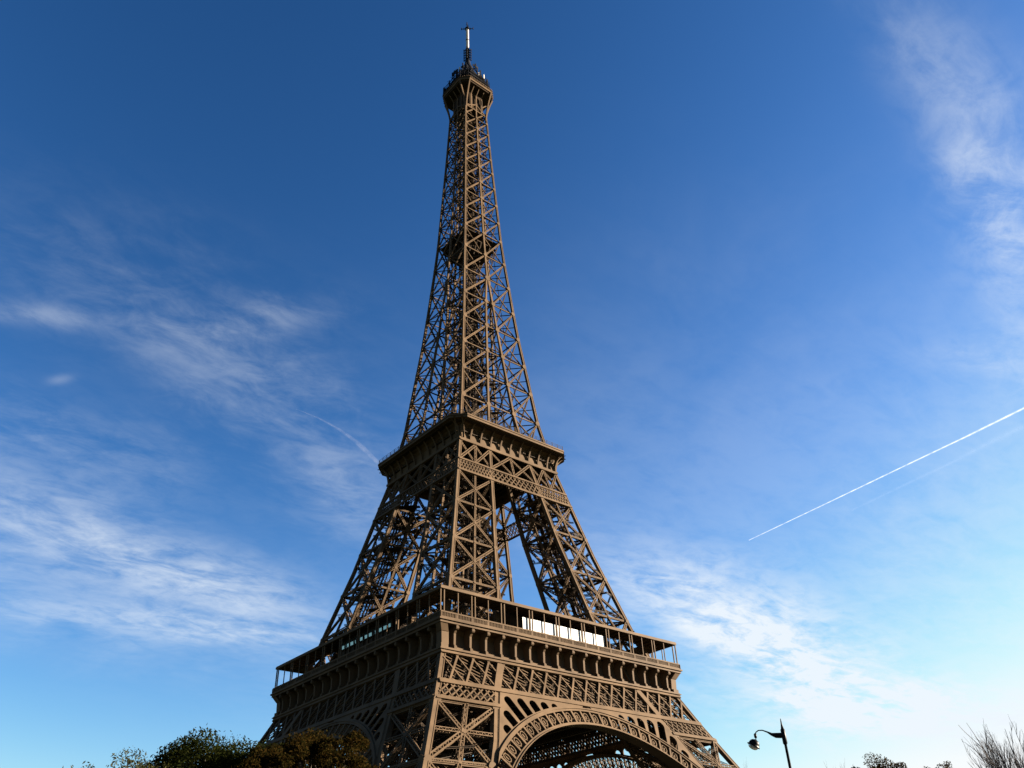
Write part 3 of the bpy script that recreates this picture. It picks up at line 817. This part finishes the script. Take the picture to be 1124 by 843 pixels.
# lift shaft and stairs inside
mb = MB()
for cx, cy in ((-2.3,-2.3),(2.3,2.3),(2.3,-2.3),(-2.3,2.3),(0,-2.3),(0,2.3),(2.3,0),(-2.3,0)):
    k_ = 1.0
    for za, zb in zip(SZ[:-1], SZ[1:]): mb.lattice((cx,cy,za),(cx,cy,zb),(1,0,0),.5,.5,.13,1.1,.1)
for z in np.arange(118, 264, 3.4):
    mb.bar((-2.3,-2.3,z),(2.3,-2.3,z),.2,.2,(0,0,1)); mb.bar((2.3,-2.3,z),(2.3,2.3,z),.2,.2,(0,0,1)); mb.bar((2.3,2.3,z),(-2.3,2.3,z),.2,.2,(0,0,1)); mb.bar((-2.3,2.3,z),(-2.3,-2.3,z),.2,.2,(0,0,1))
    mb.bar((-2.3,-2.3,z),(2.3,-2.3,z+3.4),.12,.12,(0,0,1)); mb.bar((-2.3,2.3,z),(-2.3,-2.3,z+3.4),.12,.12,(0,0,1))
    mb.bar((2.3,-2.3,z),(-2.3,2.3,z),.18,.18,(0,0,1))
for za, zb in zip(SZ[:-1], SZ[1:]):                             # inner frames that tie the lift shaft to the sides
    zm = (za+zb)/2
    for z in (za, zm):
        w = W(z)-.7; q = w*.52
        for sx, sy in ((1,1),(1,-1),(-1,1),(-1,-1)):
            mb.bar((sx*q,sy*q,z),(sx*W(zb)*.5,sy*W(zb)*.5,zb),.22,.22,(1,0,0)); mb.bar((sx*2.3,sy*2.3,z),(sx*w,sy*w,z),.18,.18,(0,0,1))
            mb.bar((sx*q,sy*w,z),(sx*w,sy*q,z),.16,.16,(0,0,1)); mb.bar((sx*q,-q,z),(sx*q,q,zm if z==za else zb),.18,.15,(1,0,0)); mb.bar((-q,sy*q,z),(q,sy*q,zm if z==za else zb),.18,.15,(0,1,0))
mb.build('lift_shaft', IRON_SHADE, tower)
mb = MB(); z = 119.0; s = 1
while z < 258:
    for oy in (-1.2,):
        mb.bar((-1.7*s,-1.2,z),(1.7*s,-1.2,z+2.3),.9,.18,(0,0,1)); mb.bar((-1.7*s,-.75,z+1),(1.7*s,-.75,z+3.3),.07,.07,(0,0,1)); mb.bar((-1.7*s,-1.65,z+1),(1.7*s,-1.65,z+3.3),.07,.07,(0,0,1))
    mb.box(1.5*s-.6, 1.5*s+.6, -2.0, -.4, z+2.25, z+2.4); z += 2.3; s = -s
mb.build('stair', IRON_SHADE, tower)
mb = MB()                                                       # the landing half way up, where the lifts are changed
for z, w in ((195.2, 6.4), (197.6, 6.9)): mb.box(-w, w, -w, w, z, z+.35)
mb.box(-4.6, 4.6, -4.6, 4.6, 191.8, 195.2)
for s in (-1, 1):
    for i in range(-3, 4): mb.lattice((i*1.8, s*4.6, 190.4), (i*1.8, s*6.4, 195), (1,0,0), .3, .3, .1); mb.lattice((s*4.6, i*1.8, 190.4), (s*6.4, i*1.8, 195), (0,1,0), .3, .3, .1)
mb.build('intermediate_landing', IRON_SHADE, tower)

# ---- top platform
mb = MB()
oct_slab(mb, 4.6, 1.4, 264.2, 274.6); oct_slab(mb, 7.7, 2.8, 274.2, 274.9)
top = mb.build('top_platform', IRON_SHADE, tower)
mb = MB(); oct_slab(mb, 8.06, 2.85, 274.9, 275.9, 6.5); oct_slab(mb, 8.2, 2.9, 275.9, 276.15, 6.5)
a = oct_ring(8.22, 2.9)
for i in range(8):
    A, B = Vector((*a[i],0)), Vector((*a[(i+1)%8],0)); n = int((B-A).length/.75)
    for j in range(n): P = A.lerp(B, (j+.5)/n); mb.column([(P.x,P.y,276.1),(P.x,P.y,276.55)], .17)
mb.build('cornice', IRON, top)
def arm(u0, w0, z0, u1, w1, z1, wd):
    mb = MB(); n = 9; pts = []
    for i in range(n+1):
        t = i/n; s = 1-math.cos(t*math.pi/2); pts.append(Vector((u0+(u1-u0)*s, -(w0+(w1-w0)*s), z0+(z1-z0)*math.sin(t*math.pi/2)*1.0 if False else z0+(z1-z0)*t)))
    for i in range(n): mb.bar(pts[i], pts[i+1], wd, .5, (0,-1,0.1))
    return mb
for k in range(4):
    for u0, u1 in ((-4.7,-5.15),(4.7,5.15)): rot(arm(u0, 4.9, 260.5, u1, 7.9, 275.0, .5).build('console_arm', IRON, top), k)
    for u in (-2.4, 0, 2.4):
        mb = MB(); mb.bar((u,-4.95,263.4),(u,-5.05,271.5),.42,.3,(0,-1,0)); mb.bar((u,-5.05,271.5),(u,-7.4,274.6),.3,.3,(0,-1,0)); rot(mb.build('mullion', IRON, top), k)
    mb = MB(); mb.bar((-4.7,-4.95,263.3),(0,-4.95,267.0) if False else (0,-4.95,266.6),.45,.3,(0,-1,0)); mb.bar((4.7,-4.95,263.3),(0,-4.95,266.6),.45,.3,(0,-1,0)); mb.bar((-4.8,-4.98,263.2),(4.8,-4.98,263.2),.5,.3,(0,-1,0))
    rot(mb.build('gable_brace', IRON, top), k)
mb = MB(); oct_slab(mb, 6.9, 2.6, 276.15, 279.4); oct_slab(mb, 7.3, 2.7, 279.4, 279.8)
for i in range(8):
    a = oct_ring(7.5, 2.75); A, B = Vector((*a[i],0)), Vector((*a[(i+1)%8],0)); n = int((B-A).length/.55)
    for j in range(n+1): P = A.lerp(B, j/n); Q = P*.9; mb.bar((P.x,P.y,276.2),(P.x,P.y,281.4),.07,.07,(1,0,0)); mb.bar((P.x,P.y,281.4),(Q.x,Q.y,282.6),.07,.07,(1,0,0))
    for z in (278, 279.8, 281.4): mb.bar((A.x,A.y,z),(B.x,B.y,z),.08,.08,(0,0,1))
mb.build('cage', BLACKM, top)
rnd = random.Random(11)
mb = MB()
oct_slab(mb, 5.2, 1.8, 279.8, 284.0); oct_slab(mb, 5.7, 1.9, 284.0, 284.3)
prof = [(5.0,284.3),(4.7,286.0),(4.1,288.0),(3.2,290.2),(2.5,291.8),(2.4,293.2),(2.0,294.4),(1.5,295.6),(1.2,297.0),(1.0,299.0)]
mb.lathe(prof, 16)
for i in range(8):
    th = R(45*i+22.5); mb.tube([(5.3*math.cos(th),5.3*math.sin(th),284),(4.6*math.cos(th),4.6*math.sin(th),288),(2.9*math.cos(th),2.9*math.sin(th),292.5)], .22, 5)
mb.build('campanile', BLACKM, top)
anti = []
for i in range(70):                                             # aerial clutter: the 40 biggest panels, whips and dishes
    th = rnd.uniform(0, 2*math.pi); lev = rnd.random(); r = 7.4-3.6*lev + rnd.uniform(-.5,.4); z = 280.6+9.5*lev+rnd.uniform(-.6,.6)
    x, y = max(-7.2,min(7.2,r*1.12*math.cos(th))), max(-7.2,min(7.2,r*1.12*math.sin(th)))
    mb = MB(); kind = rnd.random(); h_ = rnd.uniform(1.2,3.2)
    mb.column([(x,y,z-1.2),(x,y,z+h_)], .07)
    if kind < .55: mb.box(x-.22,x+.22,y-.2,y+.2,z+.1,z+h_-.1)
    elif kind < .8:
        mb.bar((x-.9,y,z+h_*.7),(x+.9,y,z+h_*.7),.09,.09,(0,0,1)); mb.bar((x,y-.9,z+h_*.5),(x,y+.9,z+h_*.5),.09,.09,(0,0,1))
    else: mb.disc((x*1.04,y*1.04,z+h_*.5),(x,y,0),.6,.2,10)
    mb.build('aerial', MASTW if rnd.random() < .12 else BLACKM, top)
for sx, sy in ((-1,1),(1,-1),(-1,-1),(1,1)):
    mb = MB(); mb.column([(sx*7.7,sy*5.2,276),(sx*7.7,sy*5.2,281.6)], .14); mb.box(sx*7.7-.3,sx*7.7+.3,sy*5.2-.3,sy*5.2+.3,277.6,280.8); mb.build('aerial', BLACKM, top)
mb = MB()
mb.lathe([(0.62,298.6),(0.62,307.5)], 10)
mast = mb.build('mast', BLACKM, tower)
for z in (299.6, 301.2, 302.8, 304.4, 306.0):
    mb = MB()
    for i in range(4):
        th = R(45+90*i); mb.bar((0,0,z),(1.45*math.cos(th),1.45*math.sin(th),z),.14,.14,(0,0,1)); x, y = 1.4*math.cos(th), 1.4*math.sin(th); mb.box(x-.18,x+.18,y-.18,y+.18,z-.55,z+.55)
    mb.lathe([(1.0,z-.1),(1.0,z+.1)], 10); mb.build('aerial_ring', BLACKM, mast)
mb = MB(); mb.lathe([(0.62,307.4),(0.62,320.2)], 14)
mb.build('radome', MASTW, mast)
mb = MB(); mb.bar((.64*math.cos(R(-120)),.64*math.sin(R(-120)),307.5),(.64*math.cos(R(-120)),.64*math.sin(R(-120)),320.0),.16,.16,(1,0,0)); mb.lathe([(.7,312.4),(.7,312.8)],12); mb.build('cable_strip', BLACKM, mast)
mb = MB(); mb.lathe([(.95,320.2),(1.05,320.7),(.7,321.4),(.3,321.6)], 10)
for i in range(4):
    th = R(90*i-41); c, s = math.cos(th), math.sin(th); mb.bar((0,0,320.7),(2.5*c,2.5*s,320.7),.18,.18,(0,0,1)); mb.column([(2.4*c,2.4*s,320.1),(2.4*c,2.4*s,321.5)],.13); mb.column([(1.4*c,1.4*s,320.1),(1.4*c,1.4*s,321.3)],.1)
mb.column([(0,0,321.4),(0,0,324.0)], .1); mb.bar((-.8,0,323),(.8,0,323),.1,.1,(0,0,1)); mb.bar((0,-.8,322.6),(0,.8,322.6),.1,.1,(0,0,1))
mb.build('mast_head', BLACKM, mast)

# ------------------------------------------------------------------ ground
def noise_ground(name, a, b, scale):
    return mat(name, a, 0.95, 0.3, scale, second=b)
GRASS = noise_ground('lawn', (0.022,0.032,0.010), (0.018,0.026,0.009), 0.3)
GRAVEL = noise_ground('gravel', (0.07,0.06,0.045), (0.05,0.044,0.035), 1.5)
ASPH = noise_ground('asphalt', (0.03,0.03,0.031), (0.024,0.024,0.025), 1.2)
def sheet(name, x0, x1, y0, y1, z, m):
    mb = MB(); mb.add([(x0,y0,z),(x1,y0,z),(x1,y1,z),(x0,y1,z)], [(0,1,2,3)]); return struct(mb.build(name, m))
sheet('ground', -6000, 6000, -6000, 6000, -0.05, GRASS)
sheet('path', -150, 150, -178, -140, 0.0, GRAVEL)
sheet('forecourt', -70, 70, -70, 70, 0.0, ASPH)
sheet('road', -400, 400, -205, -186, -0.03, ASPH)

# ------------------------------------------------------------------ trees
def leaf_mat(name, cols, trans=0.3):
    m = bpy.data.materials.new(name); m.use_nodes = True; t = m.node_tree; t.nodes.clear()
    g = N(t, 'ShaderNodeNewGeometry'); cr = N(t, 'ShaderNodeValToRGB'); t.links.new(g.outputs['Random Per Island'], cr.inputs[0])
    cr.color_ramp.elements[0].color = (*cols[0],1); cr.color_ramp.elements[1].color = (*cols[-1],1)
    for i, c in enumerate(cols[1:-1]): e = cr.color_ramp.elements.new((i+1)/(len(cols)-1)); e.color = (*c,1)
    d = N(t, 'ShaderNodeBsdfDiffuse'); tr = N(t, 'ShaderNodeBsdfTranslucent'); mx = N(t, 'ShaderNodeMixShader'); mx.inputs[0].default_value = trans
    o = N(t, 'ShaderNodeOutputMaterial')
    for n in (d, tr): t.links.new(cr.outputs[0], n.inputs['Color'])
    t.links.new(d.outputs[0], mx.inputs[1]); t.links.new(tr.outputs[0], mx.inputs[2]); t.links.new(mx.outputs[0], o.inputs[0]); return m
LEAF_G = leaf_mat('green_brown_leaves', [(0.0045,0.0075,0.002),(0.008,0.011,0.0028),(0.0125,0.0125,0.003),(0.007,0.0085,0.0022)])
LEAF_B = leaf_mat('russet_leaves', [(0.0048, 0.0051, 0.0015), (0.0085, 0.007, 0.0018), (0.0145, 0.0091, 0.0024), (0.0212, 0.0121, 0.003)])
LEAF_Y = leaf_mat('yellow_green_leaves', [(0.0108, 0.0121, 0.0035), (0.0216, 0.0216, 0.0078), (0.0346, 0.0324, 0.013), (0.0086, 0.0086, 0.0026)])
BARK = mat('grey_bark', (0.04,0.034,0.028), 0.9, 0.3, 2.0)
TWIG = mat('twig_bark', (0.06,0.053,0.05), 0.9, 0.3, 2.0)
def rand_unit(r):
    while True:
        v = Vector((r.uniform(-1,1), r.uniform(-1,1), r.uniform(-1,1)))
        if .05 < v.length < 1: return v
def tree(name, x, y, h, rx, rz, m, seed, nclump, nleaf, leaf, boxy=0.0, gap=0.35, label='', group=None):
    """tapered trunk and limbs, a crown of many small leaf faces in clumps"""
    r = random.Random(seed); root = empty(name, (x, y, 0)); tag(root, label, 'tree', group)
    cz = h - rz; tb = MB()
    trunk = [(0,0,0),(0.1,0.05,h*.2),(-.05,.1,h*.42),(0,0,cz+rz*.2)]
    tb.tube(trunk, [.34,.27,.22,.12], 8)
    clumps = []
    for i in range(nclump):
        for _ in range(60):
            v = Vector((r.uniform(-1,1), r.uniform(-1,1), r.uniform(-1,1)))
            q = max(abs(v.x), abs(v.y), abs(v.z))*boxy + v.length*(1-boxy)
            if .45 < q < .93: break
        c = Vector((v.x*rx, v.y*rx, cz+v.z*rz)); 
        if noise.noise(c*.28+Vector((seed,0,0))) < -gap: continue
        clumps.append((c, r.uniform(.75,1.35)*rx*.24))
        s = Vector((0,0,h*.35+ (c.z-h*.35)*r.uniform(.1,.4))); mid = s.lerp(c, .55)+Vector((r.uniform(-.3,.3),r.uniform(-.3,.3),r.uniform(0,.5)))
        tb.tube([s, mid, c], [.09,.055,.018], 5)
    tb.build('trunk', BARK, root)
    lb = MB(); 
    for c, cr_ in clumps:
        for j in range(nleaf):
            d = rand_unit(r); p = c + Vector((d.x, d.y, d.z*.8))*cr_*(1.0 if j % 30 else 1.2)
            a = rand_unit(r).normalized(); b = a.cross(rand_unit(r)).normalized(); s = leaf*r.uniform(.6,1.3)
            a *= s; b *= s*.62
            lb.add([tuple(p-a*.9), tuple(p+b*.55-a*.1), tuple(p+a), tuple(p-b*.55-a*.1)], [(0,1,2,3)])
    lb.build('crown', m, root); return root
def polar(az, d): return CAM.x + d*math.cos(R(az)), CAM.y + d*math.sin(R(az))
def hz(el, d): return CAM.z + d*math.tan(R(el))
TG = 'autumn trees in front of the tower'
x, y = polar(67.0, 60); tree('broadleaf_tree', x, y, hz(11.1, 60), 5.4, 4.6, LEAF_G, 5, 230, 900, .12, .3, .32, 'dark green round tree with sky gaps, left of the tower arch', 'autumn trees around the tower')
x, y = polar(61.4, 57); tree('broadleaf_tree', x, y, hz(11.35, 57), 3.05, 5.0, LEAF_B, 9, 170, 480, .115, .85, .5, 'dense boxy russet tree directly below the left arch of the tower', 'autumn trees around the tower')
x, y = polar(64.9, 52); tree('broadleaf_tree', x, y, hz(10.75, 52), 1.9, 3.6, LEAF_B, 12, 90, 360, .10, .4, .5, 'small russet tree between the round green tree and boxy tree', 'autumn trees around the tower')
x, y = polar(72.9, 50); tree('broadleaf_tree', x, y, hz(9.9, 50), 3.5, 3.4, LEAF_Y, 23, 110, 190, .10, .35, .45, 'sparse yellow green tree top at the bottom left, leftmost tree', 'autumn trees around the tower')
x, y = polar(28.2, 78); tree('broadleaf_tree', x, y, hz(8.45, 78), 2.7, 4.2, LEAF_B, 31, 80, 300, .11, .2, .4, 'brown tree top with thinning leaves right of the street lamp', 'autumn trees around the tower')
x, y = polar(25.0, 80); tree('broadleaf_tree', x, y, hz(8.15, 80), 1.8, 3.6, LEAF_B, 41, 90, 90, .12, .35, .3, 'narrow thin brown tree top between brown tree and bare tree', 'autumn trees around the tower')
def bare_tree(x, y, h, spread, seed, label, levels=5, nb=9):
    r = random.Random(seed); root = empty('bare_tree', (x, y, 0)); tag(root, label, 'tree', 'leafless trees')
    tb = MB(); hb = h*.42; tb.tube([(0,0,0),(.05,0,hb*.5),(0,.05,hb)], [.3,.24,.2], 8); tb.build('trunk', BARK, root)
    cb = MB()
    def grow(p, d, L, rad, lev):
        n = 4; pts = [p]; q = p.copy(); dd = d.copy()
        for i in range(n):
            dd = (dd + rand_unit(r)*.12 + Vector((0,0,.07))).normalized(); q = q + dd*(L/n); pts.append(q.copy())
        cb.tube(pts, [rad*(1-.6*i/n) for i in range(n+1)], 5 if lev > 2 else 3)
        if lev == 0: return
        e = Vector((q.x/(h*.40), q.y/(h*.40), (q.z-h*.62)/(h*.40)))
        if e.length > 1: lev = min(lev, 1)
        if e.length > 1.12: return
        for i in range(4 if lev > 1 else 5):
            k = r.choice((1,2,3,4)) if lev > 0 else n
            a = rand_unit(r); nd = (dd + a*.5).normalized(); nd.z = max(nd.z, .12)
            grow(pts[k], nd, L*r.uniform(.5,.72)*(.75 if e.length > .9 else 1), rad*.5, lev-1)
    for i in range(nb):
        th = 2*math.pi*i/nb + r.uniform(-.3,.3); e = r.uniform(.25, spread)
        d = Vector((math.cos(th)*e, math.sin(th)*e, 1)).normalized()
        grow(Vector((0,0,hb*r.uniform(.8,1))), d, (h-hb)*.55, .10, levels-1)
    zmax = sorted(v[2] for v in cb.v)[int(len(cb.v)*.994)]; k = (h-hb*.8)/(zmax-hb*.8)
    cb.v = [(a, b, hb*.8+(c-hb*.8)*k if c > hb*.8 else c) for a, b, c in cb.v]
    cb.build('crown', TWIG, root); return root
x, y = polar(20.75, 58); bare_tree(x, y, hz(8.85, 58), .62, 4, 'leafless grey tree with fanned twigs at the right edge', 5, 16)
x, y = polar(36.9, 170); bare_tree(x, y, hz(8.6, 170), .6, 8, 'distant leafless tree tip just behind the right leg of the tower', 4, 7)
x, y = polar(31.2, 150); bare_tree(x, y, hz(8.08, 150), .6, 15, 'distant leafless tree tip just right of the lamp post', 4, 7)

# ------------------------------------------------------------------ street lamp
def lamp():
    D = 36.0; xb, yb = polar(32.95, D); root = empty('street_lamp', (xb, yb, 0))
    tag(root, 'black street lamp with hooked arm and tilted dome head', 'street lamp')
    LM = mat('black_lamp_paint', (0.004,0.004,0.005), 0.4, 0.2, 3.0)
    GL = bpy.data.materials.new('frosted_bowl'); GL.use_nodes = True; p = GL.node_tree.nodes['Principled BSDF']
    p.inputs['Base Color'].default_value = (.25,.26,.27,1); p.inputs['Roughness'].default_value = .25; p.inputs['Transmission Weight'].default_value = .35
    ztop = hz(10.86, D)
    mb = MB(); mb.lathe([(.22,0),(.22,.35),(.17,.5),(.13,.9),(.09,1.0),(.075,3.5),(.068,5.2),(.085,5.25),(.085,5.4),(.058,5.45),(.05,ztop-.95),(.085,ztop-.9),(.085,ztop-.4),(.055,ztop-.36),(.03,ztop-.2),(.012,ztop)], 12)
    mb.build('pole', LM, root, True)
    # arm direction: outward to the left as seen from the path, level
    tx, ty = polar(34.62, D+.1); ad = Vector((tx-xb, ty-yb, 0)); L = ad.length; ad.normalize()
    za = ztop - .60
    S = [(0,0,.1),(.12,0,.1),(.28,.02,.095),(.42,.08,.055),(.55,.18,.03),(.72,.27,.022),(.86,.28,.022),(.96,.22,.022),(1.0,.1,.022),(1.0,-.02,.022)]
    mb = MB(); mb.tube([tuple(ad*(a*L)+Vector((0,0,za+b*.95))) for a, b, _ in S], [c for _, _, c in S], 8)
    mb.lathe([(.02,0),(.055,.05),(.055,.16),(.02,.2)], 8, tuple(ad*L+Vector((0,0,za-.02))))
    arm_o = mb.build('arm', LM, root, True)
    c = ad*L+Vector((0,0,za-.04)); axis = Vector((-ad.y, ad.x, 0))
    T = Matrix.Rotation(R(-32), 3, axis) @ Matrix.Scale(.82, 3)
    mb = MB(); mb.lathe([(.03,0),(.06,-.03),(.15,-.06),(.215,-.13),(.245,-.21),(.25,-.27),(.30,-.30),(.305,-.335),(.22,-.335)], 24, tuple(c), T)
    hd = mb.build('lamp_head', LM, root, True)
    mb = MB(); mb.lathe([(.235,-.33),(.222,-.385),(.18,-.44),(.11,-.475),(.01,-.49)], 24, tuple(c), T); mb.build('glass_bowl', GL, hd, True)
lamp()

# ------------------------------------------------------------------ contrails, far off and nine kilometres up
#CONTRAILS
#<<
TRAILS = [
    ('long white contrail rising to the right across the clear sky', [(19106.0, 12248.0, 9000.0), (18827.0, 9822.0, 9000.0), (18500.0, 7168.0, 9000.0), (18341.0, 5790.0, 9000.0), (18146.0, 4442.0, 9000.0), (17806.0, 2309.0, 9000.0)], [11.9, 16.8, 21.2, 24.8, 29.3, 33.2], 0.018),
    ('faint broken contrail just below the long white contrail', [(19713.0, 9454.0, 9000.0), (19500.0, 8068.0, 9000.0), (19304.0, 6692.0, 9000.0), (19041.0, 5502.0, 9000.0), (18944.0, 4781.0, 9000.0)], [34.5, 55.8, 54.3, 95.3, 94.2], 0.0009),
    ('short curved contrail left of the second gallery of the tower', [(6057.0, 13469.0, 9000.0), (6587.0, 13510.0, 9000.0), (7129.0, 13649.0, 9000.0), (7655.0, 13874.0, 9000.0), (8106.0, 14133.0, 9000.0), (8602.0, 14440.0, 9000.0)], [6.7, 17.0, 29.5, 40.8, 50.7, 59.4], 0.0045),
]
def contrail(label, pts, rad, alpha):
    m = bpy.data.materials.new('ice_cloud'); m.use_nodes = True; t = m.node_tree; t.nodes.clear()
    tc = N(t, 'ShaderNodeTexCoord'); nz = N(t, 'ShaderNodeTexNoise'); t.links.new(tc.outputs['Object'], nz.inputs['Vector'])
    nz.inputs['Scale'].default_value = 0.006; nz.inputs['Detail'].default_value = 5
    mr = N(t, 'ShaderNodeMapRange'); t.links.new(nz.outputs['Fac'], mr.inputs[0])
    mr.inputs[1].default_value = .3; mr.inputs[2].default_value = .7; mr.inputs[3].default_value = alpha*.22; mr.inputs[4].default_value = min(1, alpha*1.3)
    d = N(t, 'ShaderNodeBsdfDiffuse'); tl = N(t, 'ShaderNodeBsdfTranslucent'); a = N(t, 'ShaderNodeMixShader'); tr = N(t, 'ShaderNodeBsdfTransparent'); mx = N(t, 'ShaderNodeMixShader'); o = N(t, 'ShaderNodeOutputMaterial')
    for n in (d, tl): n.inputs['Color'].default_value = (.9,.9,.9,1)
    t.links.new(d.outputs[0], a.inputs[1]); t.links.new(tl.outputs[0], a.inputs[2]); a.inputs[0].default_value = .5
    t.links.new(mr.outputs[0], mx.inputs[0]); t.links.new(tr.outputs[0], mx.inputs[1]); t.links.new(a.outputs[0], mx.inputs[2]); t.links.new(mx.outputs[0], o.inputs[0])
    P = [CAM + Vector(p) for p in pts]; fine = []; fr = []
    for i in range(len(P)-1):
        for j in range(12):
            k = j/12; q = P[i].lerp(P[i+1], k); rr = rad[i]+(rad[i+1]-rad[i])*k; fine.append(q); fr.append(rr*(1+.25*noise.noise(q*.002)))
    fine.append(P[-1]); fr.append(rad[-1]); c0 = P[0]
    mb = MB()
    for k in (1.0, .8, .6, .42, .25): mb.tube([q-c0 for q in fine], [r_*k for r_ in fr], 12)      # thicker ice towards the core
    ob = mb.build('contrail', m, None, True); ob.location = c0
    tag(ob, label, 'contrail', 'contrails in the sky')
for args in TRAILS: contrail(*args)
#>>
